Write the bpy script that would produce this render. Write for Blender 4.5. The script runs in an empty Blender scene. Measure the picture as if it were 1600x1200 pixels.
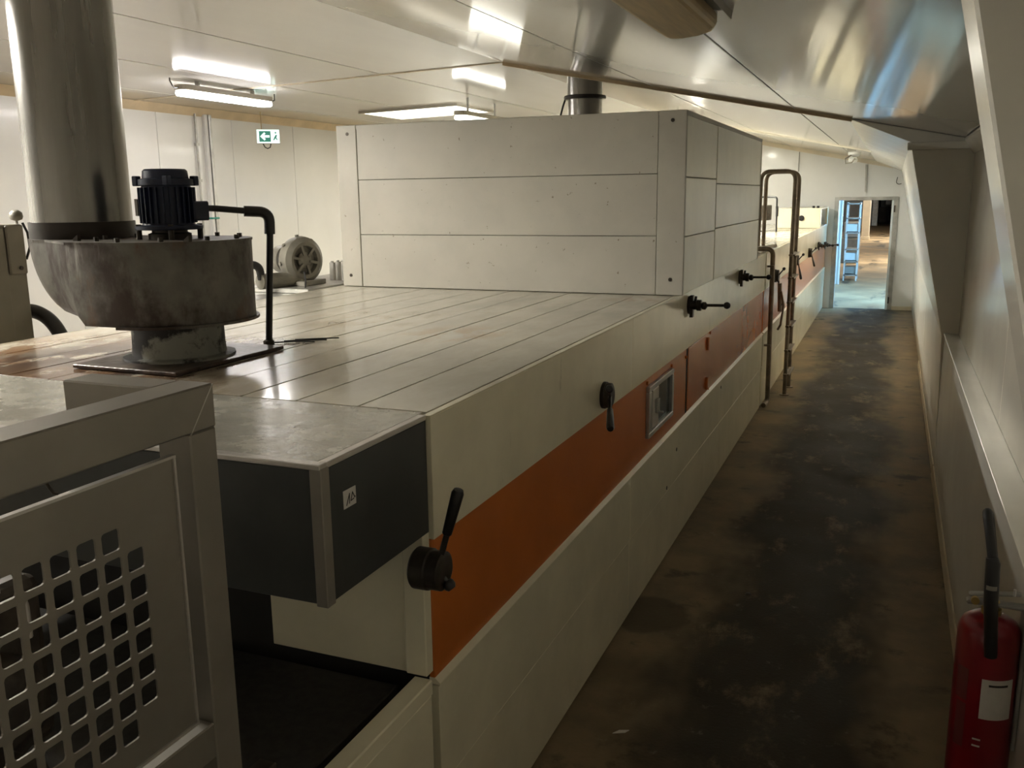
import bpy, bmesh, math, random
from mathutils import Vector, Matrix
random.seed(7)
S = bpy.context.scene
COL = S.collection
PI = math.pi

# ------------------------------------------------------------------ camera
cam_d = bpy.data.cameras.new('camera'); cam = bpy.data.objects.new('camera', cam_d); COL.objects.link(cam)
RX = Vector((0.924564, 0.380831, -0.012185)); RY = Vector((0.065928, -0.19139, -0.979297)); RZ = Vector((-0.375279, 0.90462, -0.202059))
m = Matrix(((RX.x, -RY.x, -RZ.x, 0), (RX.y, -RY.y, -RZ.y, 0), (RX.z, -RY.z, -RZ.z, 2.15), (0, 0, 0, 1)))
cam.matrix_world = m
cam_d.sensor_fit = 'HORIZONTAL'; cam_d.sensor_width = 36.0; cam_d.lens = 1423.11 / 1600 * 36.0
cam_d.clip_start = 0.05; cam_d.clip_end = 200
S.camera = cam

# ------------------------------------------------------------------ world, exposure
W = bpy.data.worlds.new('world'); S.world = W; W.use_nodes = True
W.node_tree.nodes['Background'].inputs[0].default_value = (0.55, 0.68, 0.9, 1)
W.node_tree.nodes['Background'].inputs[1].default_value = 0.05
S.view_settings.view_transform = 'Standard'; S.view_settings.look = 'None'
S.view_settings.gamma = 1.0; S.view_settings.use_curve_mapping = False
S.view_settings.exposure = 3.0

E_NEAR_FILL = 60      # added fill tube over the oven mouth, out of view on the left
E_MAIN = 5.2      # tube seen above the blue motor
E_MID = 2.0       # tube behind the tall box
E_FAR_FILL = 7       # added fill tubes, unseen, over the far left and last stretch of oven
E_LINE_FILL = 56      # added fill tube over the far oven, hidden by the tall box
SKY_E = 0.7        # rooflight pane
DAY_E = 3.0       # daylight panes of the hall beyond the door

# ------------------------------------------------------------------ materials
def nd(nt, t, **kw):
    n = nt.nodes.new(t)
    for k, v in kw.items():
        setattr(n, k, v)
    return n
def ramp(nt, src, a, b):
    r = nd(nt, 'ShaderNodeMapRange'); r.clamp = True; r.interpolation_type = 'SMOOTHSTEP'
    nt.links.new(src, r.inputs[0]); r.inputs[1].default_value = a; r.inputs[2].default_value = b
    return r.outputs[0]
def math_n(nt, op, a, b=None):
    n = nd(nt, 'ShaderNodeMath', operation=op)
    for i, v in enumerate((a, b)):
        if v is None: continue
        if isinstance(v, (int, float)): n.inputs[i].default_value = v
        else: nt.links.new(v, n.inputs[i])
    return n.outputs[0]
def coords(nt, scale=(1, 1, 1), off=(0, 0, 0)):
    tc = nd(nt, 'ShaderNodeTexCoord'); mp = nd(nt, 'ShaderNodeMapping')
    mp.inputs[1].default_value = off; mp.inputs[3].default_value = scale
    nt.links.new(tc.outputs['Object'], mp.inputs[0]); return mp.outputs[0]
def noise(nt, vec, scale, detail=4, rough=0.6):
    n = nd(nt, 'ShaderNodeTexNoise'); nt.links.new(vec, n.inputs['Vector'])
    n.inputs['Scale'].default_value = scale; n.inputs['Detail'].default_value = detail; n.inputs['Roughness'].default_value = rough
    return n.outputs[0]
def mixc(nt, fac, a, b):
    n = nd(nt, 'ShaderNodeMix', data_type='RGBA')
    if isinstance(fac, (int, float)): n.inputs[0].default_value = fac
    else: nt.links.new(fac, n.inputs[0])
    for i, v in ((6, a), (7, b)):
        if isinstance(v, tuple): n.inputs[i].default_value = v + (1,) if len(v) == 3 else v
        else: nt.links.new(v, n.inputs[i])
    return n.outputs[2]
MATS = {}
def mat(name, col, rough=0.5, metal=0.0, var=0.10, vscale=3.0, vstretch=(1, 1, 1), stains=(), bump=0.0, bscale=40.0, spec=0.5, coat=0.0, rvar=0.0, extra=None):
    """stains: list of (colour, scale, lo, hi, stretch) thresholded noise patches"""
    M = bpy.data.materials.new(name); M.use_nodes = True; nt = M.node_tree
    B = nt.nodes['Principled BSDF']
    B.inputs['Roughness'].default_value = rough; B.inputs['Metallic'].default_value = metal
    B.inputs['Specular IOR Level'].default_value = spec
    if coat: B.inputs['Coat Weight'].default_value = coat; B.inputs['Coat Roughness'].default_value = 0.08
    n1 = noise(nt, coords(nt, vstretch), vscale, 5)
    lo = tuple(c * (1 - var) for c in col); hi = tuple(min(1, c * (1 + var)) for c in col)
    c = mixc(nt, ramp(nt, n1, 0.3, 0.7), lo, hi)
    for i, (sc, s, a, b, st) in enumerate(stains):
        f = ramp(nt, noise(nt, coords(nt, st, (3.1 * i + 1.7, 1.3 * i, 0.7)), s, 6, 0.65), a, b)
        c = mixc(nt, f, c, sc)
    if extra: c = extra(nt, c)
    nt.links.new(c, B.inputs['Base Color'])
    if rvar:
        rr = nd(nt, 'ShaderNodeMapRange'); nt.links.new(n1, rr.inputs[0]); rr.inputs[1].default_value = .25; rr.inputs[2].default_value = .75
        rr.inputs[3].default_value = max(0.02, rough - rvar); rr.inputs[4].default_value = min(1, rough + rvar)
        nt.links.new(rr.outputs[0], B.inputs['Roughness'])
    if bump:
        bn = nd(nt, 'ShaderNodeBump'); bn.inputs['Strength'].default_value = bump; bn.inputs['Distance'].default_value = 0.01
        nt.links.new(noise(nt, coords(nt, vstretch), bscale, 3), bn.inputs['Height']); nt.links.new(bn.outputs[0], B.inputs['Normal'])
    MATS[name] = M; return M
def emit(name, col, strength, base=(0.8, 0.8, 0.8)):
    M = bpy.data.materials.new(name); M.use_nodes = True; B = M.node_tree.nodes['Principled BSDF']
    B.inputs['Base Color'].default_value = tuple(base) + (1,); B.inputs['Roughness'].default_value = 0.4
    B.inputs['Emission Color'].default_value = col + (1,); B.inputs['Emission Strength'].default_value = strength
    MATS[name] = M; return M

DARK = (0.02, 0.017, 0.014)
def floor_extra(nt, c):
    tc = nd(nt, 'ShaderNodeTexCoord'); sp = nd(nt, 'ShaderNodeSeparateXYZ'); nt.links.new(tc.outputs['Object'], sp.inputs[0])
    w = noise(nt, coords(nt, (1, .6, 1)), 1.1, 4)
    x = math_n(nt, 'ADD', sp.outputs[0], math_n(nt, 'MULTIPLY', math_n(nt, 'SUBTRACT', w, 0.5), 1.1))
    d = math_n(nt, 'ABSOLUTE', math_n(nt, 'ADD', x, 0.36))
    path = math_n(nt, 'SUBTRACT', 1.0, ramp(nt, d, 0.26, 0.60))
    br = ramp(nt, noise(nt, coords(nt, (1.5, .8, 1)), 2.4, 8, .72), 0.26, 0.48)
    f = math_n(nt, 'MULTIPLY', math_n(nt, 'MULTIPLY', path, br), 0.95)
    c = mixc(nt, f, c, (0.026, 0.021, 0.013))
    g = ramp(nt, noise(nt, coords(nt, (1, 1, 1), (5, 2, 0)), 9, 6, .7), 0.60, 0.72)
    c = mixc(nt, math_n(nt, 'MULTIPLY', g, .35), c, (0.30, 0.27, 0.21))
    # round drip stain by the oven foot
    v = nd(nt, 'ShaderNodeVectorMath', operation='DISTANCE'); nt.links.new(tc.outputs['Object'], v.inputs[0]); v.inputs[1].default_value = (-1.05, 4.35, 0)
    dd = math_n(nt, 'ADD', v.outputs['Value'], math_n(nt, 'MULTIPLY', noise(nt, coords(nt), 7, 3), .12))
    c = mixc(nt, math_n(nt, 'MULTIPLY', math_n(nt, 'SUBTRACT', 1.0, ramp(nt, dd, .24, .30)), .6), c, (0.04, 0.032, 0.02))
    return c
OVO = Vector((-2.3, 5.7, 0))
def rust_extra(nt, c):
    tc = nd(nt, 'ShaderNodeTexCoord')
    def patch(cx, cy, r0, r1, sc, lo, hi, col, amt, st=(1, .5, 1)):
        nonlocal c
        v = nd(nt, 'ShaderNodeVectorMath', operation='DISTANCE'); nt.links.new(tc.outputs['Object'], v.inputs[0])
        v.inputs[1].default_value = (cx - OVO.x, cy - OVO.y, 1.565)
        fall = math_n(nt, 'SUBTRACT', 1.0, ramp(nt, v.outputs['Value'], r0, r1))
        n = ramp(nt, noise(nt, coords(nt, st, (cx, cy, 0)), sc, 7, .7), lo, hi)
        c = mixc(nt, math_n(nt, 'MULTIPLY', math_n(nt, 'MULTIPLY', fall, n), amt), c, col)
    patch(-2.85, 2.40, .35, 1.1, 7.0, .42, .54, (0.22, 0.115, 0.055), .95)
    patch(-2.72, 2.48, .25, .66, 7.0, .42, .50, (0.055, 0.026, 0.017), .97)
    patch(-2.40, 2.95, .10, .42, 8.0, .38, .58, (0.09, 0.05, 0.035), .9)
    patch(-2.35, 3.9, .1, .55, 5.0, .45, .62, (0.24, 0.15, 0.08), .7)
    patch(-1.72, 3.55, .05, .35, 6.0, .45, .60, (0.36, 0.20, 0.08), .6)
    patch(-1.3, 5.05, .05, .30, 9.0, .45, .60, (0.40, 0.24, 0.16), .5)
    patch(-2.35, 1.9, .3, .85, 5.0, .38, .56, (0.20, 0.11, 0.055), .9)
    return c
def seam_extra(zs, oz, amt=.8):
    def fn(nt, c):
        tc = nd(nt, 'ShaderNodeTexCoord'); sp = nd(nt, 'ShaderNodeSeparateXYZ'); nt.links.new(tc.outputs['Object'], sp.inputs[0])
        n = noise(nt, coords(nt, (1, 1, .25)), 26, 5, .7)
        for z in zs:
            dz = math_n(nt, 'SUBTRACT', z - oz, sp.outputs[2])
            below = math_n(nt, 'SUBTRACT', 1.0, ramp(nt, dz, 0.0, 0.075))
            on = ramp(nt, dz, -0.012, 0.0)
            f = math_n(nt, 'MULTIPLY', math_n(nt, 'MULTIPLY', below, on), ramp(nt, n, .47, .68))
            c = mixc(nt, math_n(nt, 'MULTIPLY', f, amt), c, (0.10, 0.085, 0.05))
        return c
    return fn
CREAM = (0.80, 0.74, 0.55)
mat('cream_enamel', CREAM, 0.24, var=.06, stains=((( .30, .25, .16), 6.0, .66, .78, (1, 1, .3)),), coat=.25)
mat('top_plank', (0.52, 0.48, 0.385), 0.22, var=.10, vscale=5, vstretch=(1, .4, 1), stains=(((.42, .37, .28), 9.0, .58, .82, (1, .4, 1)),), coat=.25, rvar=.05, extra=rust_extra)
mat('top_sheet', (0.40, 0.38, 0.32), 0.26, metal=.15, var=.14, vscale=7, stains=(((.14, .11, .08), 11.0, .64, .74, (1, 1, 1)),), bump=.25, bscale=22, rvar=.1, extra=rust_extra)
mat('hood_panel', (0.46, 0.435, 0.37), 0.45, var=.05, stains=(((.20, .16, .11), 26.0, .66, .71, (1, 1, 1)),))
mat('hood_side_lit', (0.79, 0.76, 0.64), 0.30, var=.05, stains=(((.25, .21, .14), 22.0, .70, .78, (1, 1, 1)),), extra=seam_extra((2.235, 1.905, 1.62), 0))  # base lightened over the front panels to stand in for light on this side
mat('orange_enamel', (0.56, 0.155, 0.028), 0.24, var=.08, vscale=2, coat=.2)
mat('dark_gap', (0.012, 0.010, 0.008), 0.8)
mat('brushed_steel', (0.42, 0.41, 0.39), 0.36, metal=.85, var=.12, vscale=2, vstretch=(1, 1, .2), bump=.05, bscale=120)
mat('guard_steel', (0.30, 0.275, 0.235), 0.42, metal=.55, var=.10, vscale=3, stains=(((.24, .20, .15), 6.0, .66, .80, (1, 1, .5)),))
mat('hood_steel', (0.06, 0.063, 0.06), 0.45, metal=.4, var=.15, vscale=4)
mat('edge_alloy', (0.60, 0.57, 0.53), 0.35, metal=.6, var=.08)
mat('duct_steel', (0.31, 0.30, 0.275), 0.27, metal=.9, var=.22, vscale=2.2, vstretch=(2.5, 2.5, .18), stains=(((.16, .13, .10), 3.0, .56, .74, (2, 2, .15)),), rvar=.08)
mat('rusty_steel', (0.16, 0.15, 0.128), 0.5, metal=.45, var=.3, vscale=3, stains=(((.045, .028, .020), 2.6, .42, .58, (1, 1, .7)), ((.13, .075, .045), 5.0, .55, .70, (1, 1, .6)), ((.34, .32, .29), 4.0, .64, .78, (1.5, 1.5, .3))), bump=.15, bscale=30)
mat('black_collar', (0.035, 0.028, 0.023), 0.45, metal=.3, var=.3)
mat('neck_paint', (0.30, 0.30, 0.26), 0.55, var=.2, stains=(((.012, .010, .009), 5.0, .47, .56, (1, 1, 1)),))
mat('rust_plate', (0.085, 0.055, 0.040), 0.35, metal=.3, var=.4, vscale=9, stains=(((.035, .022, .018), 7.0, .44, .58, (1, 1, 1)),), bump=.3)
mat('motor_blue', (0.008, 0.014, 0.042), 0.45, var=.25)
mat('black_plastic', (0.014, 0.013, 0.013), 0.35)
mat('black_rubber', (0.02, 0.019, 0.019), 0.5)
mat('dirty_iron', (0.05, 0.040, 0.030), 0.45, metal=.5, var=.4, vscale=14)
mat('cast_grey', (0.21, 0.195, 0.16), 0.5, metal=.25, var=.15, vscale=7)
mat('galvanised', (0.44, 0.43, 0.40), 0.4, metal=.7, var=.18, vscale=6)
mat('worn_pipe', (0.19, 0.15, 0.105), 0.42, metal=.55, var=.3, vscale=8)
mat('glass_dark', (0.03, 0.035, 0.035), 0.08, spec=.6)
mat('wall_white', (0.76, 0.755, 0.73), 0.26, var=.03, vscale=1.2, coat=.15)
mat('ceiling_white', (0.63, 0.62, 0.59), 0.10, var=.04, vscale=1.5, vstretch=(1, .2, 1), spec=.45, coat=.12)
mat('lining_white', (0.84, 0.81, 0.72), 0.22, var=.05, vscale=2, coat=.3, stains=(((.40, .34, .24), 7.0, .70, .82, (1, 1, 1)),))
mat('trim_cream', (0.66, 0.58, 0.44), 0.45, var=.08)
mat('joint_tan', (0.50, 0.38, 0.22), 0.5, var=.15)
mat('joint_dark', (0.10, 0.085, 0.06), 0.5)
mat('concrete', (0.215, 0.158, 0.09), 0.68, var=.28, vscale=2.2, stains=(((.07, .055, .035), 3.5, .56, .72, (1, 1, 1)),), bump=.25, bscale=60, rvar=.12, spec=.3, extra=floor_extra)
mat('hall_concrete', (0.44, 0.32, 0.19), 0.5, var=.35, vscale=.9, stains=(((.10, .085, .06), 1.2, .55, .66, (1, .3, 1)),), rvar=.15)
mat('white_paint', (0.74, 0.74, 0.72), 0.45, var=.04)
mat('pale_blue', (0.72, 0.76, 0.76), 0.4, var=.05)
mat('grey_paint', (0.30, 0.29, 0.26), 0.5, var=.12)
mat('cabinet_grey', (0.42, 0.39, 0.33), 0.45, var=.08)
mat('cabinet_brown', (0.20, 0.18, 0.145), 0.5, var=.1)
mat('cove_tan', (0.66, 0.54, 0.37), 0.5, var=.1)
mat('red_paint', (0.24, 0.004, 0.012), 0.28, var=.1, coat=.3)
mat('paper', (0.66, 0.63, 0.58), 0.7, var=.06, vscale=20)
mat('ink', (0.03, 0.025, 0.02), 0.6)
mat('label_dark_red', (0.16, 0.03, 0.03), 0.5)
mat('sign_green', (0.02, 0.28, 0.20), 0.4)
mat('amber_plastic', (0.42, 0.30, 0.135), 0.35, var=.2, vscale=6, vstretch=(6, .4, 1))
mat('brass', (0.55, 0.40, 0.15), 0.3, metal=.9)
mat('belt_mesh', (0.03, 0.027, 0.023), 0.7, metal=.3, var=.3, vscale=30)
mat('fin_blue', (0.13, 0.17, 0.27), 0.4, metal=.4)
WARM = (1.0, 0.975, 0.86); NEUTRAL = (1.0, 0.955, 0.94)
emit('fill_glow_near', (1.0, 0.965, 0.88), E_NEAR_FILL)
emit('tube_glow_main', NEUTRAL, E_MAIN)
emit('tube_glow_mid', WARM, E_MID)
emit('fill_glow_far', WARM, E_FAR_FILL)
emit('fill_glow_line', WARM, E_LINE_FILL)
emit('rooflight_glow', (1.0, 0.95, 0.80), SKY_E)
emit('day_glow', (0.28, 0.62, 1.0), DAY_E * 1.15)
emit('day_glow_deep', (1.0, 0.95, 0.84), DAY_E * .6)
emit('sign_glow', (0.75, 1.0, 0.9), 0.2)
emit('sign_green_lit', (0.02, 0.30, 0.20), 0.06, (0.01, 0.12, 0.08))

# ------------------------------------------------------------------ geometry helpers
ORG = {}
class MB:
    def __init__(s): s.v = []; s.f = []
    def add(s, vs, fs):
        o = len(s.v); s.v += [tuple(x) for x in vs]; s.f += [tuple(i + o for i in f) for f in fs]; return s
    def box(s, x0, x1, y0, y1, z0, z1):
        return s.add([(x0, y0, z0), (x1, y0, z0), (x1, y1, z0), (x0, y1, z0), (x0, y0, z1), (x1, y0, z1), (x1, y1, z1), (x0, y1, z1)],
                     [(0, 3, 2, 1), (4, 5, 6, 7), (0, 1, 5, 4), (1, 2, 6, 5), (2, 3, 7, 6), (3, 0, 4, 7)])
    def prism(s, poly, axis, a, b):
        """poly 2-D points; axis 'x','y','z' the extrusion axis (poly in remaining axes order)"""
        def P(p, t):
            return {'x': (t, p[0], p[1]), 'y': (p[0], t, p[1]), 'z': (p[0], p[1], t)}[axis]
        n = len(poly); vs = [P(p, a) for p in poly] + [P(p, b) for p in poly]
        fs = [tuple(range(n)), tuple(range(2 * n - 1, n - 1, -1))] + [(i, i + n, (i + 1) % n + n, (i + 1) % n) for i in range(n)]
        return s.add(vs, fs)
    def cyl(s, p0, p1, r, n=20, r1=None, cap=True):
        p0 = Vector(p0); p1 = Vector(p1); d = (p1 - p0).normalized(); r1 = r if r1 is None else r1
        u = d.orthogonal().normalized(); w = d.cross(u)
        vs = []
        for p, rr in ((p0, r), (p1, r1)):
            for i in range(n):
                a = 2 * PI * i / n; vs.append(p + (u * math.cos(a) + w * math.sin(a)) * rr)
        fs = [(i, (i + 1) % n, (i + 1) % n + n, i + n) for i in range(n)]
        if cap: fs += [tuple(range(n - 1, -1, -1)), tuple(range(n, 2 * n))]
        return s.add(vs, fs)
    def lathe(s, c, prof, axis=(0, 0, 1), n=28):
        """prof list of (r, t) along axis from point c"""
        d = Vector(axis).normalized(); u = d.orthogonal().normalized(); w = d.cross(u); c = Vector(c)
        vs = []; m_ = len(prof)
        for r, t in prof:
            for i in range(n):
                a = 2 * PI * i / n; vs.append(c + d * t + (u * math.cos(a) + w * math.sin(a)) * max(r, 1e-4))
        fs = []
        for j in range(m_ - 1):
            for i in range(n):
                k = (i + 1) % n; fs.append((j * n + i, j * n + k, (j + 1) * n + k, (j + 1) * n + i))
        fs += [tuple(range(n - 1, -1, -1)), tuple(range((m_ - 1) * n, m_ * n))]
        return s.add(vs, fs)
    def tube(s, pts, r, n=12, radii=None):
        pts = [Vector(p) for p in pts]; vs = []; m_ = len(pts)
        t0 = (pts[1] - pts[0]).normalized(); u = t0.orthogonal().normalized()
        for j, p in enumerate(pts):
            t = (pts[min(j + 1, m_ - 1)] - pts[max(j - 1, 0)]).normalized()
            u = (u - t * u.dot(t)).normalized(); w = t.cross(u); rr = radii[j] if radii else r
            for i in range(n):
                a = 2 * PI * i / n; vs.append(p + (u * math.cos(a) + w * math.sin(a)) * rr)
        fs = [(j * n + i, j * n + (i + 1) % n, (j + 1) * n + (i + 1) % n, (j + 1) * n + i) for j in range(m_ - 1) for i in range(n)]
        fs += [tuple(range(n - 1, -1, -1)), tuple(range((m_ - 1) * n, m_ * n))]
        return s.add(vs, fs)
    def build(s, name, material, parent=None, bevel=0.0, smooth=None, org=None, seg=1):
        o_ = ORG.get(parent.name, Vector()) if parent else (Vector(org) if org is not None else s.base())
        me = bpy.data.meshes.new(name); me.from_pydata([tuple(Vector(v) - o_) for v in s.v], [], s.f); me.validate()
        bm = bmesh.new(); bm.from_mesh(me); bmesh.ops.recalc_face_normals(bm, faces=bm.faces); bm.to_mesh(me); bm.free()
        me.materials.append(MATS[material])
        if smooth is not None:
            me.shade_smooth(); me.set_sharp_from_angle(angle=math.radians(smooth))
        o = bpy.data.objects.new(name, me); COL.objects.link(o)
        if parent: o.parent = parent
        else: o.location = o_
        ORG[o.name] = o_
        if bevel:
            b = o.modifiers.new('bevel', 'BEVEL'); b.width = bevel; b.segments = seg; b.limit_method = 'ANGLE'; b.angle_limit = math.radians(40)
        return o
    def base(s):
        xs = [v[0] for v in s.v]; ys = [v[1] for v in s.v]; zs = [v[2] for v in s.v]
        return Vector(((min(xs) + max(xs)) / 2, (min(ys) + max(ys)) / 2, min(zs)))
def arc(c, r, a0, a1, ax1, ax2, n=8):
    c = Vector(c); ax1 = Vector(ax1); ax2 = Vector(ax2)
    return [c + ax1 * (r * math.cos(a0 + (a1 - a0) * i / n)) + ax2 * (r * math.sin(a0 + (a1 - a0) * i / n)) for i in range(n + 1)]
def fillet(pts, r, n=6):
    """polyline with rounded corners"""
    pts = [Vector(p) for p in pts]; out = [pts[0]]
    for i in range(1, len(pts) - 1):
        a, b, c = pts[i - 1], pts[i], pts[i + 1]
        d1 = (a - b).normalized(); d2 = (c - b).normalized(); k = min(r, (a - b).length * .49, (c - b).length * .49)
        p, q = b + d1 * k, b + d2 * k
        for j in range(n + 1):
            t = j / n; out.append(p * (1 - t) ** 2 + b * 2 * t * (1 - t) + q * t ** 2)
    out.append(pts[-1]); return out
def tag(o, label, cat, group=None):
    o['label'] = label; o['category'] = cat
    if group: o['group'] = group
    return o
def thing(name, loc, label, cat, group=None):
    o = bpy.data.objects.new(name, None); COL.objects.link(o); o.location = loc; o.empty_display_size = .1
    ORG[o.name] = Vector(loc); return tag(o, label, cat, group)
def struct(o, label=None):
    o['kind'] = 'structure'
    if label: o['label'] = label
    return o
def struct_root(name, loc=(0, 0, 0), label=None):
    o = bpy.data.objects.new(name, None); COL.objects.link(o); o.location = loc; ORG[o.name] = Vector(loc)
    return struct(o, label)
def bx(name, material, parent, x0, x1, y0, y1, z0, z1, bevel=.003, **k):
    return MB().box(x0, x1, y0, y1, z0, z1).build(name, material, parent, bevel, **k)

# ================================================================== STRUCTURE
YF = 18.2           # far wall with the doorway
YN = -2.6           # wall behind the viewer
XL = -7.35
RXR, RZR = -3.18, 3.274                      # ridge
def zc(x): return RZR + .0265 * (x - RXR) if x < RXR else RZR - .206 * (x - RXR)

struct(MB().box(XL - .2, 1.2, YN, YF + .1, -.12, 0).build('floor', 'concrete', None, org=(0, 0, 0)), 'stained brown concrete floor of the service corridor')

# ceiling of sandwich panels, each its own slab
ceil = struct_root('ceiling', (0, 0, 0), 'glossy white sandwich-panel ceiling with a shallow ridge')
joints = [YN, 1.55, 7.55, 13.55, YF]
xs_l = [XL - .1, -6.72, -5.55, -4.36, RXR]; xs_r = [RXR, -1.86, -.745, .70]
for j in range(4):
    y0, y1 = joints[j] + .004, joints[j + 1] - .004
    for xs in (xs_l, xs_r):
        for a, b in zip(xs[:-1], xs[1:]):
            a2, b2 = a + .006, b - .006
            if b == RXR: b2 = b
            if a == RXR: a2 = a
            MB().prism([(a2, zc(a2)), (b2, zc(b2 - 1e-6)), (b2, zc(b2 - 1e-6) + .08), (a2, zc(a2) + .08)], 'y', y0, y1).build('ceiling_panel', 'ceiling_white', ceil, .002)
MB().prism([(XL - .1, zc(XL) + .085), (RXR, RZR + .085), (.7, zc(.7) + .085), (.7, zc(.7) + .2), (RXR, RZR + .25), (XL - .1, zc(XL) + .2)], 'y', YN, YF).build('roof_backing', 'joint_dark', ceil)

# wall on the left, vertical panels 1.2 wide
wl = struct_root('wall_left', (XL, 8, 0), 'bright white panelled wall behind the oven')
yy = YN
edges = [YN, -1.75, -.55, .65, 1.85, 3.06, 4.26, 5.47, 6.68, 7.89, 9.11, 10.33, 11.55, 12.77, 13.99, 15.2, 16.4, 17.6, YF]
for a, b in zip(edges[:-1], edges[1:]):
    bx('wall_panel', 'wall_white', wl, XL - .08, XL, a + .003, b - .003, 0, 3.2, .003)
bx('wall_backing', 'joint_dark', wl, XL - .12, XL - .082, YN, YF, 0, 3.3, 0)
t1 = MB().prism([(XL, 3.075), (XL + .07, zc(XL + .07) - .002), (XL, zc(XL) - .002)], 'y', YN, YF).build('trim_1', 'cove_tan', None)
struct(t1, 'tan cove joint along the top of the left wall')

# far wall with doorway x -0.955..0.0, z 0..2.0
wf = struct_root('wall_far', (-1, YF, 0), 'white end wall pierced by the far doorway')
DX0, DX1, DZ = -.955, .0, 2.005
MB().prism([(XL, 0), (DX0, 0), (DX0, DZ), (DX1, DZ), (DX1, 0), (.6, 0), (.6, zc(.6) + .02), (RXR, RZR + .02), (XL, zc(XL) + .02)], 'y', YF, YF + .12).build('wall_body', 'wall_white', wf)
t2 = MB().prism([(-6.5, zc(-6.5) - .075), (RXR, RZR - .075), (.08, zc(.08) - .075), (.08, zc(.08) - .002), (RXR, RZR - .002), (-6.5, zc(-6.5) - .002)], 'y', YF - .05, YF).build('trim_2', 'trim_cream', None)
struct(t2, 'cream cove strip between far wall and ceiling')
struct(MB().box(XL, .7, YN - .1, YN, 0, 3.3).build('wall_near', 'wall_white', None), 'white wall closing the hall behind the viewer')

# right side: dado, recessed wall, portal frame casings, lining of the far bays
wr = struct_root('wall_right', (.45, 5, 0), 'white lined wall on the right of the corridor')
bx('dado', 'lining_white', wr, .415, .60, YN, 7.55, 0, 1.085, .004)
MB().prism([(.408, 1.078), (.408, 1.098), (.512, 1.088), (.512, 1.078)], 'y', YN, 7.55).build('sill', 'lining_white', wr, .002)
bx('upper_panel', 'lining_white', wr, .51, .60, YN, 4.6, 1.088, 2.62, .003)
bx('upper_panel', 'lining_white', wr, .51, .60, 4.606, 7.55, 1.088, 2.62, .003)
prof = [(-.366, zc(-.366) - .002), (.08, 2.505), (.395, 1.075), (.42, 0), (.60, 0), (.60, zc(.60) - .002)]
# lining from second frame to the end wall, in bays
ly = [7.552, 11.3, 13.55, 16.2, YF]
for a, b in zip(ly[:-1], ly[1:]):
    MB().prism(prof, 'y', a + (.0 if a < 7.6 else .003), b - .002).build('lining_panel', 'lining_white', wr, .003)
trn = 3
def frame_casing(y0, y1, nm, label):
    o = MB().prism(prof, 'y', y0, y1).build(nm, 'lining_white', None, .006)
    struct(o, label); return o
frame_casing(1.68, 1.90, 'trim_3', 'tapered white casing of the nearest portal frame post')
# ledge below ceiling on front of second frame and along recess
struct(MB().box(.06, .50, 7.50, 7.55, 2.445, 2.50).build('trim_4', 'lining_white', None, .004), 'small cove on the face of the second portal frame')
struct(MB().prism([(.50, 2.41), (.51, 2.41), (.51, 2.51), (.44, 2.52), (.44, 2.505)], 'y', 1.90, 7.50).build('trim_5', 'lining_white', None), 'cove strip between recessed wall and sloping ceiling')
# ceiling cross joints at the frame lines
for i, yj in enumerate((7.55, 13.55)):
    struct(MB().prism([(XL + .05, zc(XL) - .006), (RXR, RZR - .006), (RXR, RZR + .02), (XL + .05, zc(XL) + .02)], 'y', yj - .02, yj + .02).build('trim_%d' % (6 + i * 2), 'trim_cream', None), 'narrow cover strip across the flat ceiling')
    struct(MB().prism([(RXR, RZR - .028), (-.34, zc(-.34) - .02), (-.34, zc(-.34) + .01), (RXR, RZR + .01)], 'y', yj - .008, yj + .05).build('trim_%d' % (7 + i * 2), 'joint_tan' if i == 0 else 'lining_white', None), 'brown cover strip across the sloping ceiling')
struct(MB().prism([(.395, 0), (.415, 0), (.415, .075), (.405, .075)], 'y', YN, 7.47).build('baseboard_right', 'trim_cream', None, .003), 'narrow pale baseboard below the dado')
struct(MB().prism([(.40, 0), (.42, 0), (.418, .06), (.408, .06)], 'y', 7.56, 12.4).build('baseboard_far', 'trim_cream', None, .003), 'narrow pale baseboard past the second post')
struct(MB().box(.05, .41, YF - .015, YF, 0, .07).build('baseboard_end', 'trim_cream', None, .003), 'pale baseboard on the end wall right of the doorway')

# doorway
d1 = struct_root('door_1', (-.48, YF, 0), 'open doorway in the far wall with grey metal frame')
bx('frame_head', 'galvanised', d1, DX0 - .07, DX1 + .07, YF - .03, YF + .13, DZ - .01, DZ + .05, .004)
bx('frame_jamb', 'galvanised', d1, DX0 - .07, DX0 + .01, YF - .03, YF + .13, 0, DZ, .004)
bx('frame_jamb', 'galvanised', d1, DX1 - .01, DX1 + .07, YF - .03, YF + .13, 0, DZ, .004)
bx('door_leaf', 'pale_blue', d1, DX1 + .02, DX1 + .93, YF + .14, YF + .19, .01, DZ - .02, .004)
bx('jamb_lining', 'pale_blue', d1, DX1 - .045, DX1 - .012, YF - .02, YF + .12, .0, DZ - .012, .003)
for z in (.12, 1.78):
    bx('hinge', 'dirty_iron', d1, DX1 - .004, DX1 + .02, YF - .05, YF - .03, z, z + .12, .002)

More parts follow.
